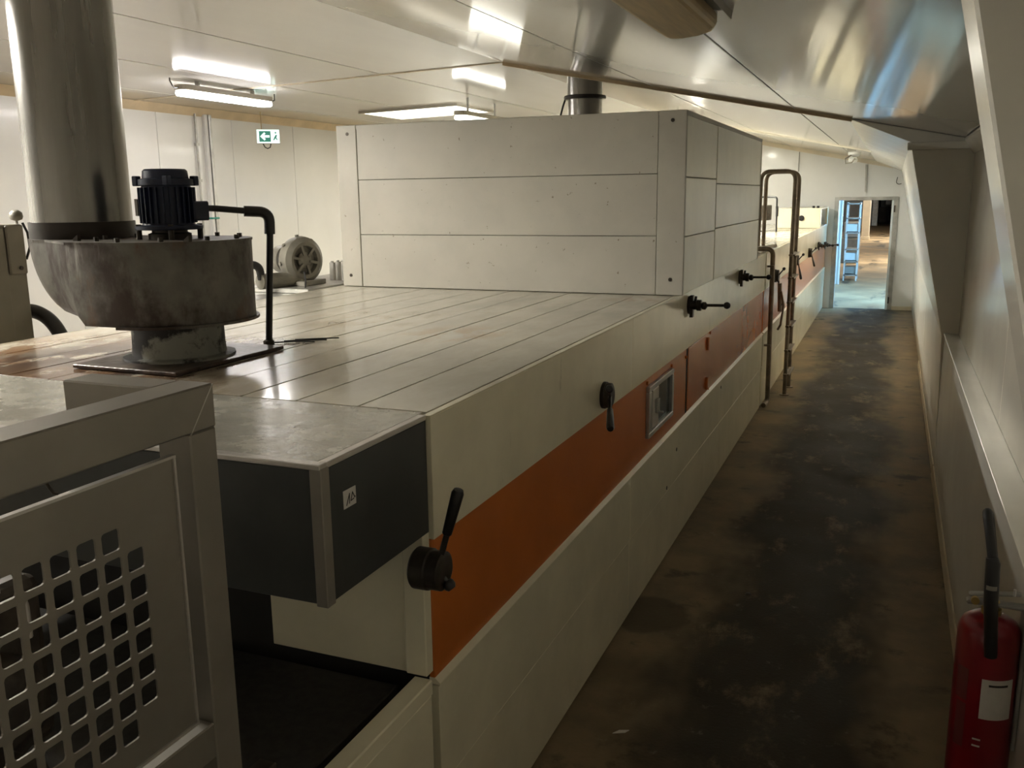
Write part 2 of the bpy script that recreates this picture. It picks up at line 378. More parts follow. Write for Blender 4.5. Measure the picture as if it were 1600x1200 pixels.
# the hall beyond the doorway
struct(MB().box(-6, 1.7, YF + .1, 78, -.12, 0).build('floor_beyond', 'hall_concrete', None, org=(0, 20, 0)), 'worn brown floor of the hall beyond the doorway')
struct(MB().box(-6, 1.7, YF + .12, 78, 3.1, 3.2).build('ceiling_beyond', 'white_paint', None), 'white ceiling of the hall beyond the doorway')
struct(MB().box(-6.1, -6, YF + .1, 78, 0, 3.1).build('wall_beyond_left', 'white_paint', None), 'white side wall of the hall beyond')
wb = struct_root('wall_beyond_right', (1.7, 30, 0), 'white wall with daylight windows in the hall beyond')
wins = [(18.9, 21.6), (29, 33), (43, 48)]
ys = [YF + .1] + [v for w in wins for v in w] + [78]
for i in range(0, len(ys), 2):
    bx('wall_pier', 'white_paint', wb, 1.70, 1.85, ys[i], ys[i + 1], 0, 3.1, 0)
for k, (a, b) in enumerate(wins):
    bx('wall_spandrel', 'white_paint', wb, 1.70, 1.85, a, b, 0, .9, 0); bx('wall_lintel', 'white_paint', wb, 1.70, 1.85, a, b, 2.6, 3.1, 0)
    w = struct_root('window_%d' % (k + 1), (1.75, (a + b) / 2, .9), 'daylit window in the hall beyond')
    bx('pane', 'day_glow' if k == 0 else 'day_glow_deep', w, 1.78, 1.79, a, b, .9, 2.6, 0)
    bx('window_frame', 'white_paint', w, 1.72, 1.77, (a + b) / 2 - .03, (a + b) / 2 + .03, .9, 2.6, 0)
    bx('window_frame', 'white_paint', w, 1.72, 1.77, a, b, 1.72, 1.77, 0)
we = struct_root('wall_beyond_end', (-1, 64, 0), 'distant cross wall with a dark doorway')
bx('wall_body', 'white_paint', we, -6, -.95, 64, 64.2, 0, 3.1, 0); bx('wall_body', 'white_paint', we, 0.05, 1.7, 64, 64.2, 0, 3.1, 0)
bx('wall_body', 'white_paint', we, -.95, .05, 64, 64.2, 2.2, 3.1, 0)
struct(MB().box(-6, 1.7, 78, 78.1, 0, 3.1).build('wall_beyond_last', 'grey_paint', None), 'dim end wall behind the distant doorway')

# ================================================================== TUNNEL OVENS
XS = -1.135         # corridor face
ZT = 1.565
def oven(name, org, y0, y1, label, splits, osplits, first):
    t = thing(name, org, label, 'oven', 'tunnel oven sections')
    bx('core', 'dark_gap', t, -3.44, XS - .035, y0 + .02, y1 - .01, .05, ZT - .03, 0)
    for a, b in splits:
        bx('upper_panel', 'cream_enamel', t, XS - .03, XS, a + .002, b - .002, 1.205, ZT - .004, .0015)
        bx('lower_panel', 'cream_enamel', t, XS - .03, XS, a + .002, b - .002, .425, .752, .0015)
        bx('plinth_panel', 'cream_enamel', t, XS - .03, XS - .004, a + .002, b - .002, .012, .421, .003)
    MB().prism([(XS - .03, .757), (XS + .006, .757), (XS + .006, .764), (XS - .012, .778), (XS - .03, .778)], 'y', y0, y1).build('ledge', 'cream_enamel', t, .001)
    for a, b in osplits:
        bx('orange_panel', 'orange_enamel', t, XS - .03, XS - .012, a + .002, b - .002, .776, 1.203, .002)
    bx('edge_strip', 'cream_enamel', t, XS - .024, XS, y0, y1, ZT - .004, ZT, .0015)
    xs = [-1.162, -1.385, -1.60, -1.80, -2.0, -2.2, -2.41, -2.60, -2.80, -3.0, -3.2, -3.45]
    py0 = 2.185 if first else y0
    for a, b in zip(xs[:-1], xs[1:]):
        if first and a > -1.2:
            bx('top_plank', 'top_plank', t, b + .0025, a - .0025, py0 + .002, y1, ZT - .03, ZT, .0012)
        else:
            bx('top_plank', 'top_plank', t, b + .0025, a - .0025, py0 + .002, y1, ZT - .03, ZT + random.uniform(-.0008, .0008), .0012)
    bx('rear_panel', 'cream_enamel', t, -3.47, -3.445, y0, y1, .0, ZT - .002, .003)
    return t
ov1 = oven('tunnel_oven', tuple(OVO), 2.15, 9.30, 'long cream tunnel oven with orange stripe carrying the tall box', [(2.15, 4.28), (4.28, 6.9), (6.9, 9.3)], [(2.15, 5.635), (6.29, 9.3)], True)
ov2 = oven('tunnel_oven', (-2.3, 13.8, 0), 9.36, YF - .02, 'far tunnel oven section beyond the ladder with orange stripe', [(9.36, 12.3), (12.3, 15.3), (15.3, YF - .02)], [(9.36, 12.3), (12.3, 15.3), (15.3, YF - .02)], False)

# front end panel, corner post and small raised ledge at the mouth
bx('end_panel', 'cream_enamel', ov1, -1.70, -1.222, 2.13, 2.15, .792, 1.24, .003)
bx('corner_post', 'cream_enamel', ov1, -1.218, -1.150, 2.11, 2.15, .80, 1.235, .003)
# access door in the orange band
ad = bx('access_door', 'orange_enamel', ov1, XS - .03, XS - .006, 5.668, 6.285, .785, 1.195, .003)
for z in (.85, 1.13):
    MB().cyl((XS + .002, 6.288, z - .045), (XS + .002, 6.288, z + .045), .011, 10).build('hinge', 'orange_enamel', ad)
bx('gap_shade_strip', 'dark_gap', ov1, XS - .034, XS - .0105, 5.636, 5.667, .78, 1.2, 0)  # near-flush dark strip painted as the shade inside the door slot
for (y, z) in ((6.42, 1.188), (6.40, .79), (4.62, 1.175), (5.2, 1.165), (5.6, 1.15)):
    MB().cyl((XS - .013, y, z), (XS - .002, y, z), .010, 8).build('bolt', 'orange_enamel', ov1)
# inspection window
wn = MB()
for b in ((4.61, 5.19, 1.125, 1.155), (4.61, 5.19, .872, .902), (4.61, 4.66, .902, 1.125), (5.155, 5.19, .902, 1.125)):
    wn.box(XS - .014, XS + .010, *b)
wn = wn.build('inspection_window', 'galvanised', ov1, .004); wn['label'] = 'grey metal framed inspection window with dark glass'
bx('glass', 'glass_dark', wn, XS - .014, XS - .008, 4.66, 5.155, .902, 1.125, 0)
bx('slide_plate', 'edge_alloy', wn, XS - .008, XS + .004, 4.70, 4.84, .905, 1.12, .003)
MB().box(XS + .004, XS + .02, 4.765, 4.80, .98, 1.06).cyl((XS + .02, 4.78, .985), (XS + .045, 4.78, .985), .008, 8).build('latch', 'galvanised', wn, .002)
# upper side bolts
for y, z in ((6.9, .70), (5.1, .45), (5.35, .62)):
    MB().cyl((XS - .002, y, z), (XS + .003, y, z), .012, 8).build('bolt', 'dirty_iron', ov1)

def lever_drum(par, y, z, tip, knob, r=.055, L=.075, mats=('dirty_iron', 'black_plastic')):
    """damper actuator: round housing standing off the panel, lever rod with grip, small clamp knob"""
    h = MB().lathe((XS - .01, y, z), [(r * .9, 0), (r, .006), (r, L * .55), (r * .93, L * .6), (r * .93, L), (r * .8, L + .004), (0, L + .004)], (1, 0, 0), 24).build('damper_lever', mats[0], par, smooth=35)
    c = Vector((XS + L * .65, y, z)); tip = Vector(tip); d = (tip - c)
    g0 = c + d * .45
    MB().cyl(c, c + d * .6, .0085, 10).build('lever_rod', 'dirty_iron', h, smooth=40)
    dn = d.normalized(); ln = (tip - g0).length
    MB().lathe(g0, [(.010, 0), (.0135, .004), (.0155, ln * .5), (.017, ln * .92), (.013, ln * .99), (.004, ln)], dn, 14).build('grip', mats[1], h, smooth=50)
    k0 = Vector((XS + L * .7, y, z)); k1 = Vector(knob); dk = (k1 - k0).normalized()
    MB().cyl(k0, k1 - dk * .02, .007, 8).lathe(k1 - dk * .022, [(.012, 0), (.017, .006), (.017, .018), (.012, .026), (0, .027)], dk, 12).build('clamp_knob', mats[1], h, smooth=50)
    return h
lever_drum(ov1, 2.058, 1.160, (-1.005, 2.05, 1.40), (-1.04, 2.06, 1.115), .058, .085)
lever_drum(ov1, 3.79, 1.283, (-1.0, 3.44, 1.225), (-1.0, 3.42, 1.395), .060, .045)
def lever_out(par, y, z, L=.225, r=.055):
    """flanged damper shaft with a lever pointing out into the corridor"""
    h = MB().lathe((XS - .002, y, z), [(r, 0), (r, .012), (r * .55, .016), (r * .5, .05), (r * .62, .055), (r * .62, .08), (0, .082)], (1, 0, 0), 18)
    h.box(XS + .01, XS + .03, y - .02, y + .02, z - .075, z + .06)
    h = h.build('damper_lever', 'dirty_iron', par, smooth=35)
    MB().cyl((XS + .06, y, z), (XS + L, y, z + .004), .009, 10).lathe((XS + .075, y, z - .002), [(.01, 0), (.024, .012), (.024, .03), (.01, .04)], (1, 0, 0), 12).build('lever_rod', 'dirty_iron', h, smooth=40)
    MB().lathe((XS + L - .012, y, z + .004), [(.004, 0), (.016, .005), (.022, .018), (.021, .028), (.012, .040), (0, .043)], (1, 0, 0), 14).build('ball_grip', 'black_plastic', h, smooth=60)
    MB().cyl((XS + .04, y, z + .02), (XS + .045, y + .0, z + .055), .008, 8).build('clamp_knob', 'black_plastic', h)
    return h
lever_out(ov1, 5.60, 1.478); lever_out(ov1, 7.62, 1.478)
lever_drum(ov2, 10.05, 1.285, (-1.03, 9.95, .98), (-1.02, 9.93, 1.375), .07, .06)
lever_drum(ov2, 12.25, 1.30, (-1.03, 12.05, 1.08), (-1.02, 12.13, 1.385), .07, .06)
lever_drum(ov2, 14.3, 1.27, (-1.02, 14.0, 1.10), (-1.02, 14.18, 1.35), .07, .06)
lever_out(ov2, 16.1, 1.28); lever_out(ov2, 17.6, 1.21)

# steel hood over the oven mouth
hd = thing('infeed_hood', (-2.3, 1.64, 1.2), 'grey steel hood over the oven mouth with a paper label', 'hood')
bx('front_sheet', 'hood_steel', hd, -3.44, -1.175, 1.642, 1.654, 1.228, 1.552, .002)
bx('side_sheet', 'hood_steel', hd, -1.160, -1.148, 1.676, 2.147, 1.228, 1.552, .002)
MB().prism([(-1.178, 1.640), (-1.146, 1.640), (-1.146, 1.674), (-1.156, 1.674), (-1.156, 1.650), (-1.178, 1.650)], 'z', 1.222, 1.556).build('corner_angle', 'guard_steel', hd, .002)
bx('front_edge', 'edge_alloy', hd, -3.44, -1.148, 1.640, 1.668, 1.552, 1.566, .002)
bx('side_edge', 'edge_alloy', hd, -1.172, -1.147, 1.668, 2.15, 1.552, 1.566, .002)
bx('top_sheet', 'top_sheet', hd, -3.44, -1.174, 1.670, 2.183, 1.545, 1.564, .002)
bx('rear_sheet', 'hood_steel', hd, -3.44, -1.74, 2.13, 2.145, 1.10, 1.545, 0)
st = bx('paper_label', 'paper', hd, -1.148, -1.1465, 1.727, 1.780, 1.434, 1.478, 0); st['label'] = 'small white handwritten paper label'
def strokes(pts, w, x):
    b = MB()
    for (a, c) in zip(pts[:-1], pts[1:]):
        a = Vector(a); c = Vector(c); d = (c - a).normalized(); n = Vector((-d.y, d.x)) * w / 2; e = d * w * .4
        q = [a - e + n, a - e - n, c + e - n, c + e + n]
        b.add([(x, p.x, p.y) for p in q] + [(x + .0004, p.x, p.y) for p in q], [(0, 1, 2, 3), (7, 6, 5, 4), (0, 4, 5, 1), (1, 5, 6, 2), (2, 6, 7, 3), (3, 7, 4, 0)])
    return b
mk = strokes([(1.738, 1.441), (1.752, 1.466), (1.7505, 1.443)], .0032, -1.1464)
mk2 = strokes([(1.757, 1.447), (1.765, 1.466), (1.774, 1.451), (1.776, 1.4525)], .003, -1.1464); mk.add(mk2.v, mk2.f)
mk2 = strokes([(1.757, 1.447), (1.770, 1.449)], .0026, -1.1464); mk.add(mk2.v, mk2.f)
mk.build('handwriting', 'ink', st)

# infeed conveyor inside the mouth and guard
cv = thing('infeed_conveyor', (-2.3, 1.2, .0), 'dark mesh conveyor belt with drive parts behind the perforated guard', 'conveyor')
bx('belt', 'belt_mesh', cv, -3.38, -1.24, .35, 2.10, .735, .765, .004)
bx('mouth_ledge', 'cream_enamel', cv, -1.19, XS + .004, .3, 2.108, .752, .800, .004)
bx('mouth_side_panel', 'cream_enamel', cv, -1.17, XS, .3, 2.108, .425, .75, .003)
bx('mouth_plinth_panel', 'cream_enamel', cv, -1.17, XS - .004, .3, 2.108, .012, .421, .003)
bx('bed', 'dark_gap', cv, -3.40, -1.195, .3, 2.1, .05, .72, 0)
bx('side_rail', 'dirty_iron', cv, -1.30, -1.25, .35, 1.55, .79, .86, .004)
MB().cyl((-1.30, .95, 1.17), (-2.9, .95, 1.17), .055, 18).build('drive_roller', 'dirty_iron', cv, smooth=40)
MB().cyl((-1.33, .78, 1.42), (-1.75, 1.02, 1.36), .022, 14).build('pinch_rod', 'edge_alloy', cv, smooth=40)
MB().box(-1.62, -1.46, .95, 1.16, 1.12, 1.46).build('gearbox', 'dirty_iron', cv, .02, seg=2)
gm = MB().lathe((-1.40, 1.02, 1.24), [(.05, 0), (.095, .02), (.11, .05), (.11, .12), (.08, .15), (.08, .3), (0, .3)], (-1, 0, 0), 22).build('gear_motor', 'dirty_iron', cv, smooth=40)
fn = MB()
for i in range(9):
    fn.box(-1.47, -1.30, .72 + i * .022, .732 + i * .022, 1.16 + i * .006, 1.25 + i * .006)
fn.build('cooling_fins', 'fin_blue', cv)
MB().tube(fillet([(-1.36, .90, 1.30), (-1.36, .90, 1.475), (-1.36, 1.04, 1.475), (-1.36, 1.04, 1.40)], .02), .009, 8).build('bent_handle', 'edge_alloy', cv, smooth=50)
MB().prism([(.92, 1.60), (1.0, 1.60), (1.0, 1.50)], 'x', -1.37, -1.36).build('bracket', 'white_paint', cv)
bx('cross_plate', 'dirty_iron', cv, -2.0, -1.42, .62, .64, .9, 1.6, .002)
bx('chain_cover', 'guard_steel', cv, -1.36, -1.33, .55, 1.0, .98, 1.14, .004)

# guard frame with perforated sheet
gd = thing('guard_frame', (-1.18, .9, .8), 'dull metal guard frame with square-perforated sheet at the near left', 'guard')
bx('top_rail', 'guard_steel', gd, -1.218, -1.140, .25, 1.31, 1.738, 1.820, .003)
bx('corner_post', 'guard_steel', gd, -1.218, -1.1405, 1.240, 1.3085, .80, 1.7375, .003)
bx('bottom_rail', 'guard_steel', gd, -1.218, -1.1405, .25, 1.2395, 1.095, 1.168, .003)
bx('return_rail', 'guard_steel', gd, -1.435, -1.2185, 1.236, 1.3095, 1.738, 1.8195, .003)
bx('near_post', 'guard_steel', gd, -1.218, -1.1405, .25, .33, .80, 1.7375, .003)
bx('lower_sheet', 'guard_steel', gd, -1.19, -1.18, .331, 1.2395, .80, 1.0945, .002)
# mitre line at the corner
MB().add([(-1.1395, 1.240, 1.736), (-1.1395, 1.243, 1.736), (-1.1395, 1.3085, 1.818), (-1.1395, 1.3055, 1.818), (-1.1412, 1.240, 1.736), (-1.1412, 1.243, 1.736), (-1.1412, 1.3085, 1.818), (-1.1412, 1.3055, 1.818)],
         [(0, 1, 2, 3), (7, 6, 5, 4), (0, 4, 5, 1), (1, 5, 6, 2), (2, 6, 7, 3), (3, 7, 4, 0)]).build('mitre_weld', 'edge_alloy', gd)
def perforated(x0, x1):
    b = MB(); P_ = .0498; hs = .0188; rr = .006
    nc, nr = 12, 8; yR = 1.105 + P_ / 2; zTp = 1.600 + P_ / 2
    def cell(c, r):
        yc_ = 1.105 - P_ * c; z_ = 1.600 - P_ * r; h = P_ / 2
        cs = [(yc_ - h, z_ - h), (yc_ + h, z_ - h), (yc_ + h, z_ + h), (yc_ - h, z_ + h)]
        if c in (0, nc - 1) and r in (0, nr - 1):
            b.add([(x, p[0], p[1]) for x in (x1, x0) for p in cs], [(0, 1, 2, 3), (7, 6, 5, 4)]); return
        hole = []
        for k, (sx, sz) in enumerate(((-1, -1), (1, -1), (1, 1), (-1, 1))):
            cx, cz = yc_ + sx * (hs - rr), z_ + sz * (hs - rr)
            a0 = {0: PI, 1: 1.5 * PI, 2: 0, 3: .5 * PI}[k]
            for j in range(3):
                a = a0 + j * PI / 4; hole.append((cx + rr * math.cos(a), cz + rr * math.sin(a)))
        vs = [(x, p[0], p[1]) for x in (x1, x0) for p in cs + hole]; fs = []
        for s_ in (0, 16):
            for k in range(4):
                f1 = (s_ + k, s_ + 4 + 3 * k + 2, s_ + 4 + 3 * k + 1, s_ + 4 + 3 * k)
                k2 = (k + 1) % 4
                f2 = (s_ + k, s_ + k2, s_ + 4 + 3 * k2, s_ + 4 + 3 * k + 2)
                fs += [f1, f2]
        for j in range(12):
            j2 = (j + 1) % 12; fs.append((4 + j, 4 + j2, 20 + j2, 20 + j))
        b.add(vs, fs)
    for c in range(nc):
        for r in range(nr): cell(c, r)
    yL = 1.105 - P_ * (nc - .5); zB = 1.600 - P_ * (nr - .5)
    Y0, Y1, Z0, Z1 = .36, 1.211, 1.184, 1.704
    b.box(x0, x1, Y0, Y1, zTp, Z1).box(x0, x1, Y0, Y1, Z0, zB).box(x0, x1, Y0, yL, zB, zTp).box(x0, x1, yR, Y1, zB, zTp)
    return b
perforated(-1.160, -1.156).build('perforated_sheet', 'guard_steel', gd)
fl = MB()
fl.box(-1.164, -1.152, .352, 1.213, 1.702, 1.707).box(-1.164, -1.152, 1.207, 1.212, 1.182, 1.702).box(-1.164, -1.152, .352, 1.213, 1.178, 1.184).build('sheet_flange', 'edge_alloy', gd)
MB().tube([(-1.156, .945, 1.738), (-1.148, .945, 1.728), (-1.148, .951, 1.718), (-1.151, .960, 1.714)], .0025, 8).build('wire_end', 'dirty_iron', gd)

# ================================================================== TALL INSULATED BOX ON THE OVEN
HX0, HX1, HY0, HY1, HZ1 = -3.424, -1.110, 5.29, 8.50, 2.615
hb = thing('exhaust_housing', (-2.27, 6.9, ZT), 'tall white panelled box standing on the oven', 'housing')
bx('inner_core', 'joint_dark', hb, HX0 + .03, HX1 - .03, HY0 + .03, HY1 - .02, ZT + .006, HZ1 - .03, 0)
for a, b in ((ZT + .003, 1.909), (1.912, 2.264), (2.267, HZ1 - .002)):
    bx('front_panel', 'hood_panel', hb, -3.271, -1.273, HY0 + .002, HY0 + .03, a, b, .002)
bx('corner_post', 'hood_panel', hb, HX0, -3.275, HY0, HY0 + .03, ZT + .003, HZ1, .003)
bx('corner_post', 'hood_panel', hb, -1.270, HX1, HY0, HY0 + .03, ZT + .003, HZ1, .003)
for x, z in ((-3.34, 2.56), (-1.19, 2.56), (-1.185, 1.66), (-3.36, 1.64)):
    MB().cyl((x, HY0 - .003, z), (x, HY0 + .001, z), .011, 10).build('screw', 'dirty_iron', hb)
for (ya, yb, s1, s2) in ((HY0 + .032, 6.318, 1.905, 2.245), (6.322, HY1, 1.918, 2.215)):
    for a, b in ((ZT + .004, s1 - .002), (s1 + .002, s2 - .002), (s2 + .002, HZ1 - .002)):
        bx('side_panel', 'hood_side_lit', hb, HX1 - .03, HX1 - (.004 if ya > 6 else .007), ya, yb, a, b, .003)
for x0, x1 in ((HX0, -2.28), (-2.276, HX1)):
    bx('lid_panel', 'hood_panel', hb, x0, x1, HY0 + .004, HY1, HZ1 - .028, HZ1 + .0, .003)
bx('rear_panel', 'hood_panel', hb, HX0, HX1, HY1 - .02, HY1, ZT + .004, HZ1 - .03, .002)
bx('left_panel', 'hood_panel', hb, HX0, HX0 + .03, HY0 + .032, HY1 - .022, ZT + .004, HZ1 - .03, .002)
bx('lifting_plate', 'hood_panel', hb, -2.95, -2.70, HY0 + .15, HY0 + .28, HZ1, HZ1 + .016, .003)

# flue rising from behind the box
fx, fy = -2.62, 8.1
fl_ = thing('flue_pipe', (fx, fy, HZ1), 'short steel flue rising from the white box into the ceiling', 'flue')
MB().cyl((fx, fy, HZ1 + .001), (fx, fy, 3.0), .152, 32).build('lower_pipe', 'duct_steel', fl_, smooth=40)
MB().cyl((fx, fy, 3.0), (fx, fy, 3.24), .158, 32).build('upper_pipe', 'duct_steel', fl_, smooth=40)
MB().lathe((fx, fy, 2.985), [(.155, 0), (.185, .004), (.19, .018), (.185, .032), (.155, .036)], (0, 0, 1), 32).build('clamp_ring', 'black_collar', fl_, smooth=40)
MB().tube([(fx - .18, fy - .02, 2.99), (fx - .20, fy - .02, 2.94), (fx - .23, fy, 2.86), (fx - .26, fy, 2.72), (fx - .265, fy, HZ1)], .009, 8).build('wire', 'black_rubber', fl_)

# ================================================================== EXTRACTION FAN
AX, AY = -2.44, 2.64
fanz0, fanz1 = 1.722, 2.004
fan = thing('extraction_fan', (AX, AY, ZT), 'rusty steel extraction fan with blue motor and tall round duct', 'fan')
MB().prism([(-2.68, 2.36), (-2.20, 2.35), (-2.20, 2.95), (-2.68, 2.96)], 'z', ZT + .002, ZT + .016).build('base_plate', 'rust_plate', fan, .003)
MB().lathe((AX, AY, ZT + .016), [(.20, 0), (.20, .008), (.168, .012), (.165, .05), (.163, .16), (0, .16)], (0, 0, 1), 36).build('neck', 'neck_paint', fan, smooth=40)
# volute body: outline in plan, running tangentially into the outlet on the left
PX, PY, PR = -2.925, 2.70, .182
R0 = .285
plan = []
for i in range(0, 25):
    a = -PI * .5 + PI * i / 24 * 1.0
    plan.append((AX + R0 * math.cos(a) * 1.0, AY + R0 * math.sin(a)))
plan += [(AX - .2, AY + R0 + .01), (PX + .02, PY + PR + .02)]
for i in range(1, 12):
    a = PI * .5 + PI * i / 12
    plan.append((PX + .0 + (PR + .01) * math.cos(a), PY + (PR + .02) * math.sin(a)))
plan += [(PX + .02, PY - PR - .02), (AX - .2, AY - R0 - .004)]
def volute():
    """scroll casing whose underside sweeps up in a rounded elbow below the duct"""
    b = MB(); n = len(plan); lv = 12; vs = []
    for k in range(lv + 1):
        t = k / lv; z = fanz0 + (fanz1 - fanz0) * t
        for (x, y) in plan:
            dx = max(0.0, (AX - .10) - x) / ((AX - .10) - (PX - PR - .01))
            # left side follows a quarter ellipse
            lim = 1 - (1 - math.sqrt(max(0, 1 - (1 - t) ** 2))) * .50
            xx = x if x > AX - .10 else (AX - .10) - ((AX - .10) - x) * (lim if dx > 0 else 1)
            cx = (AX + PX) / 2
            vs.append((xx, AY + (y - AY) * (1 - .012 * (1 - t)), z))
    fs = [(k * n + i, k * n + (i + 1) % n, (k + 1) * n + (i + 1) % n, (k + 1) * n + i) for k in range(lv) for i in range(n)]
    fs += [tuple(range(n - 1, -1, -1)), tuple(range(lv * n, (lv + 1) * n))]
    return b.add(vs, fs)
vol = volute().build('volute', 'rusty_steel', fan, smooth=50)
lid = MB().prism([(AX + (x - AX) * 1.012 if x > AX - .25 else x, AY + (y - AY) * 1.015) for x, y in plan], 'z', fanz1, fanz1 + .008).build('lid_flange', 'rusty_steel', vol)
MB().prism([(AX + (R0 + .012) * math.cos(-PI / 2 + PI * i / 20), AY + (R0 + .012) * math.sin(-PI / 2 + PI * i / 20)) for i in range(21)], 'z', fanz0 - .006, fanz0 + .004).build('bottom_flange', 'rusty_steel', vol)
MB().cyl((PX - .002, PY, fanz1 + .008), (PX - .002, PY, fanz1 + .07), PR + .010, 40).build('collar', 'black_collar', fan, smooth=40)
MB().cyl((PX, PY, fanz1 + .07), (PX, PY, zc(PX) + .05), PR, 48).build('duct', 'duct_steel', fan, smooth=40)
for a in range(10):
    an = a * PI / 5 + .3; MB().cyl((AX + .25 * math.cos(an), AY + .25 * math.sin(an), fanz1 + .008), (AX + .25 * math.cos(an), AY + .25 * math.sin(an), fanz1 + .022), .009, 6).build('bolt', 'dirty_iron', fan)
for sx in (-1, 1):
    MB().prism([(AX + .25 * sx - .01, fanz1 + .008), (AX + .25 * sx + .012, fanz1 + .008), (AX + .25 * sx + .012, fanz1 + .03), (AX + .25 * sx - .01, fanz1 + .016)], 'y', AY - .20, AY - .185).build('clip', 'dirty_iron', fan)
MZ = fanz1 + .042
mo = MB().lathe((AX, AY, MZ), [(.115, 0), (.118, .004), (.118, .014), (.092, .018), (.088, .03), (.086, .14), (.084, .155), (.096, .158), (.096, .178), (.080, .182), (.077, .208), (.070, .214), (0, .215)], (0, 0, 1), 32).build('motor', 'motor_blue', fan, smooth=35)
fins = MB()
for i in range(26):
    a = 2 * PI * i / 26; c, s_ = math.cos(a), math.sin(a)
    p = [(AX + .08 * c - .002 * s_, AY + .08 * s_ + .002 * c), (AX + .099 * c - .0015 * s_, AY + .099 * s_ + .0015 * c), (AX + .099 * c + .0015 * s_, AY + .099 * s_ - .0015 * c), (AX + .08 * c + .002 * s_, AY + .08 * s_ - .002 * c)]
    fins.prism(p, 'z', MZ + .024, MZ + .150)
fins.build('cooling_fins', 'motor_blue', mo)
MB().lathe((AX, AY, fanz1 + .008), [(.075, 0), (.075, .02), (.062, .024), (.062, .042), (0, .042)], (0, 0, 1), 24).build('shaft_housing', 'dirty_iron', mo, smooth=35)
for a in range(4):
    an = PI / 4 + a * PI / 2; MB().cyl((AX + .105 * math.cos(an), AY + .105 * math.sin(an), fanz1 + .008), (AX + .105 * math.cos(an), AY + .105 * math.sin(an), MZ + .02), .010, 8).build('standoff', 'dirty_iron', mo)
    MB().box(AX + .098 * math.cos(an) - .012, AX + .098 * math.cos(an) + .012, AY + .098 * math.sin(an) - .012, AY + .098 * math.sin(an) + .012, MZ + .155, MZ + .19).build('cowl_lug', 'motor_blue', mo, .003)
MB().box(AX + .05, AX + .104, AY + .02, AY + .10, MZ + .03, MZ + .10).build('terminal_box', 'motor_blue', mo, .005)
MB().box(AX - .085, AX - .072, AY - .072, AY - .058, MZ + .05, MZ + .11).build('rating_plate', 'cast_grey', mo)

# cable conduit from the oven top to the motor
cc = thing('cable_conduit', (-2.323, 3.01, ZT), 'black plastic conduit post with elbow leading to the fan motor', 'conduit')
cx_, cy_ = -2.318, 3.01
MB().cyl((cx_, cy_, ZT + .001), (-2.275, cy_, 2.05), .0135, 14).build('upright', 'black_plastic', cc, smooth=40)
MB().tube(fillet([(-2.279, cy_, 2.015), (-2.274, cy_, 2.10), (-2.345, 2.945, 2.105)], .045, 8), .021, 14).build('elbow', 'black_plastic', cc, smooth=40)
MB().tube([(-2.33, 2.955, 2.105), (-2.41, 2.865, 2.117), (-2.425, 2.80, 2.12), (-2.385, 2.69, 2.098)], .0125, 12).build('arm', 'black_plastic', cc, smooth=40)
MB().lathe((cx_, cy_, ZT + .001), [(.022, 0), (.022, .02), (.015, .024), (0, .024)], (0, 0, 1), 14).build('foot', 'dirty_iron', cc)
for k in range(3):
    tag(MB().tube([(-2.33 + .02 * k, 3.05 + .05 * k, ZT + .006), (-2.25, 3.1 + .03 * k, ZT + .008), (-2.18 + .02 * k, 3.13 + .06 * k, ZT + .006)], .003, 6).build('wire_scrap', 'black_rubber', None), 'thin dark wire scrap by the conduit foot, %s of three' % ('nearest', 'middle', 'farthest')[k], 'wire', 'wire scraps by the conduit')

# ================================================================== LEFT SIDE OF THE HALL
# cabinet on the left edge
cb = thing('control_cabinet', (-4.3, 2.8, 0), 'brown-grey metal cabinet at the left edge behind the oven', 'cabinet')
bx('body', 'cabinet_brown', cb, -4.6, -4.0, 2.3, 3.315, 0, 2.043, .006)
bx('door', 'cabinet_brown', cb, -3.999, -3.988, 2.32, 3.20, .1, 2.03, .004)
bx('corner_strip', 'cabinet_brown', cb, -3.999, -3.984, 3.21, 3.31, 1.80, 2.040, .006)
MB().cyl((-3.985, 3.27, 1.83), (-3.978, 3.27, 1.83), .010, 10).build('screw', 'dirty_iron', cb)
MB().lathe((-4.02, 3.305, 2.044), [(.006, 0), (.006, .015), (.026, .022), (.032, .036), (.029, .056), (.013, .068), (0, .07)], (0, 0, 1), 16).build('beacon', 'cast_grey', cb, smooth=50)
MB().tube([(-4.0, 3.32, 2.05), (-3.985, 3.33, 2.0), (-3.98, 3.33, 1.93), (-4.0, 3.32, 1.87)], .006, 8).build('beacon_cable', 'black_rubber', cb)
tag(MB().tube(fillet([(-4.3, 3.40, 1.56), (-4.08, 3.38, 1.61), (-3.93, 3.37, 1.56), (-3.82, 3.37, 1.38), (-3.80, 3.37, .02)], .14, 8), .036, 14).build('black_hose', 'black_rubber', None, smooth=50), 'thick black hose arching out beside the cabinet', 'hose')
# bench with side channel blower
bn = thing('equipment_bench', (-4.0, 5.6, 0), 'low grey equipment bench behind the oven carrying a blower', 'bench')
bx('bench_top', 'galvanised', bn, -4.55, -3.52, 4.30, 7.1, 1.44, 1.50, .004)
bx('edge_rail', 'cabinet_grey', bn, -3.545, -3.50, 4.30, 7.1, 1.50, 1.545, .003)
for x in (-4.5, -3.58):
    for y in (4.36, 7.04):
        bx('leg', 'galvanised', bn, x - .03, x + .03, y - .03, y + .03, 0, 1.44, .003)
bl = thing('side_channel_blower', (-3.95, 5.6, 1.50), 'grey cast side channel blower on the bench', 'blower')
bc = Vector((-3.95, 5.56, 1.715)); ad_ = Vector((.95, -.30, 0)).normalized()
MB().lathe(bc - ad_ * .06, [(.05, -.01), (.13, .0), (.165, .02), (.172, .06), (.165, .10), (.13, .125), (.105, .12), (.096, .085), (.058, .08), (.058, .105), (.035, .118), (0, .118)], ad_, 36).build('casing', 'cast_grey', bl, smooth=35)
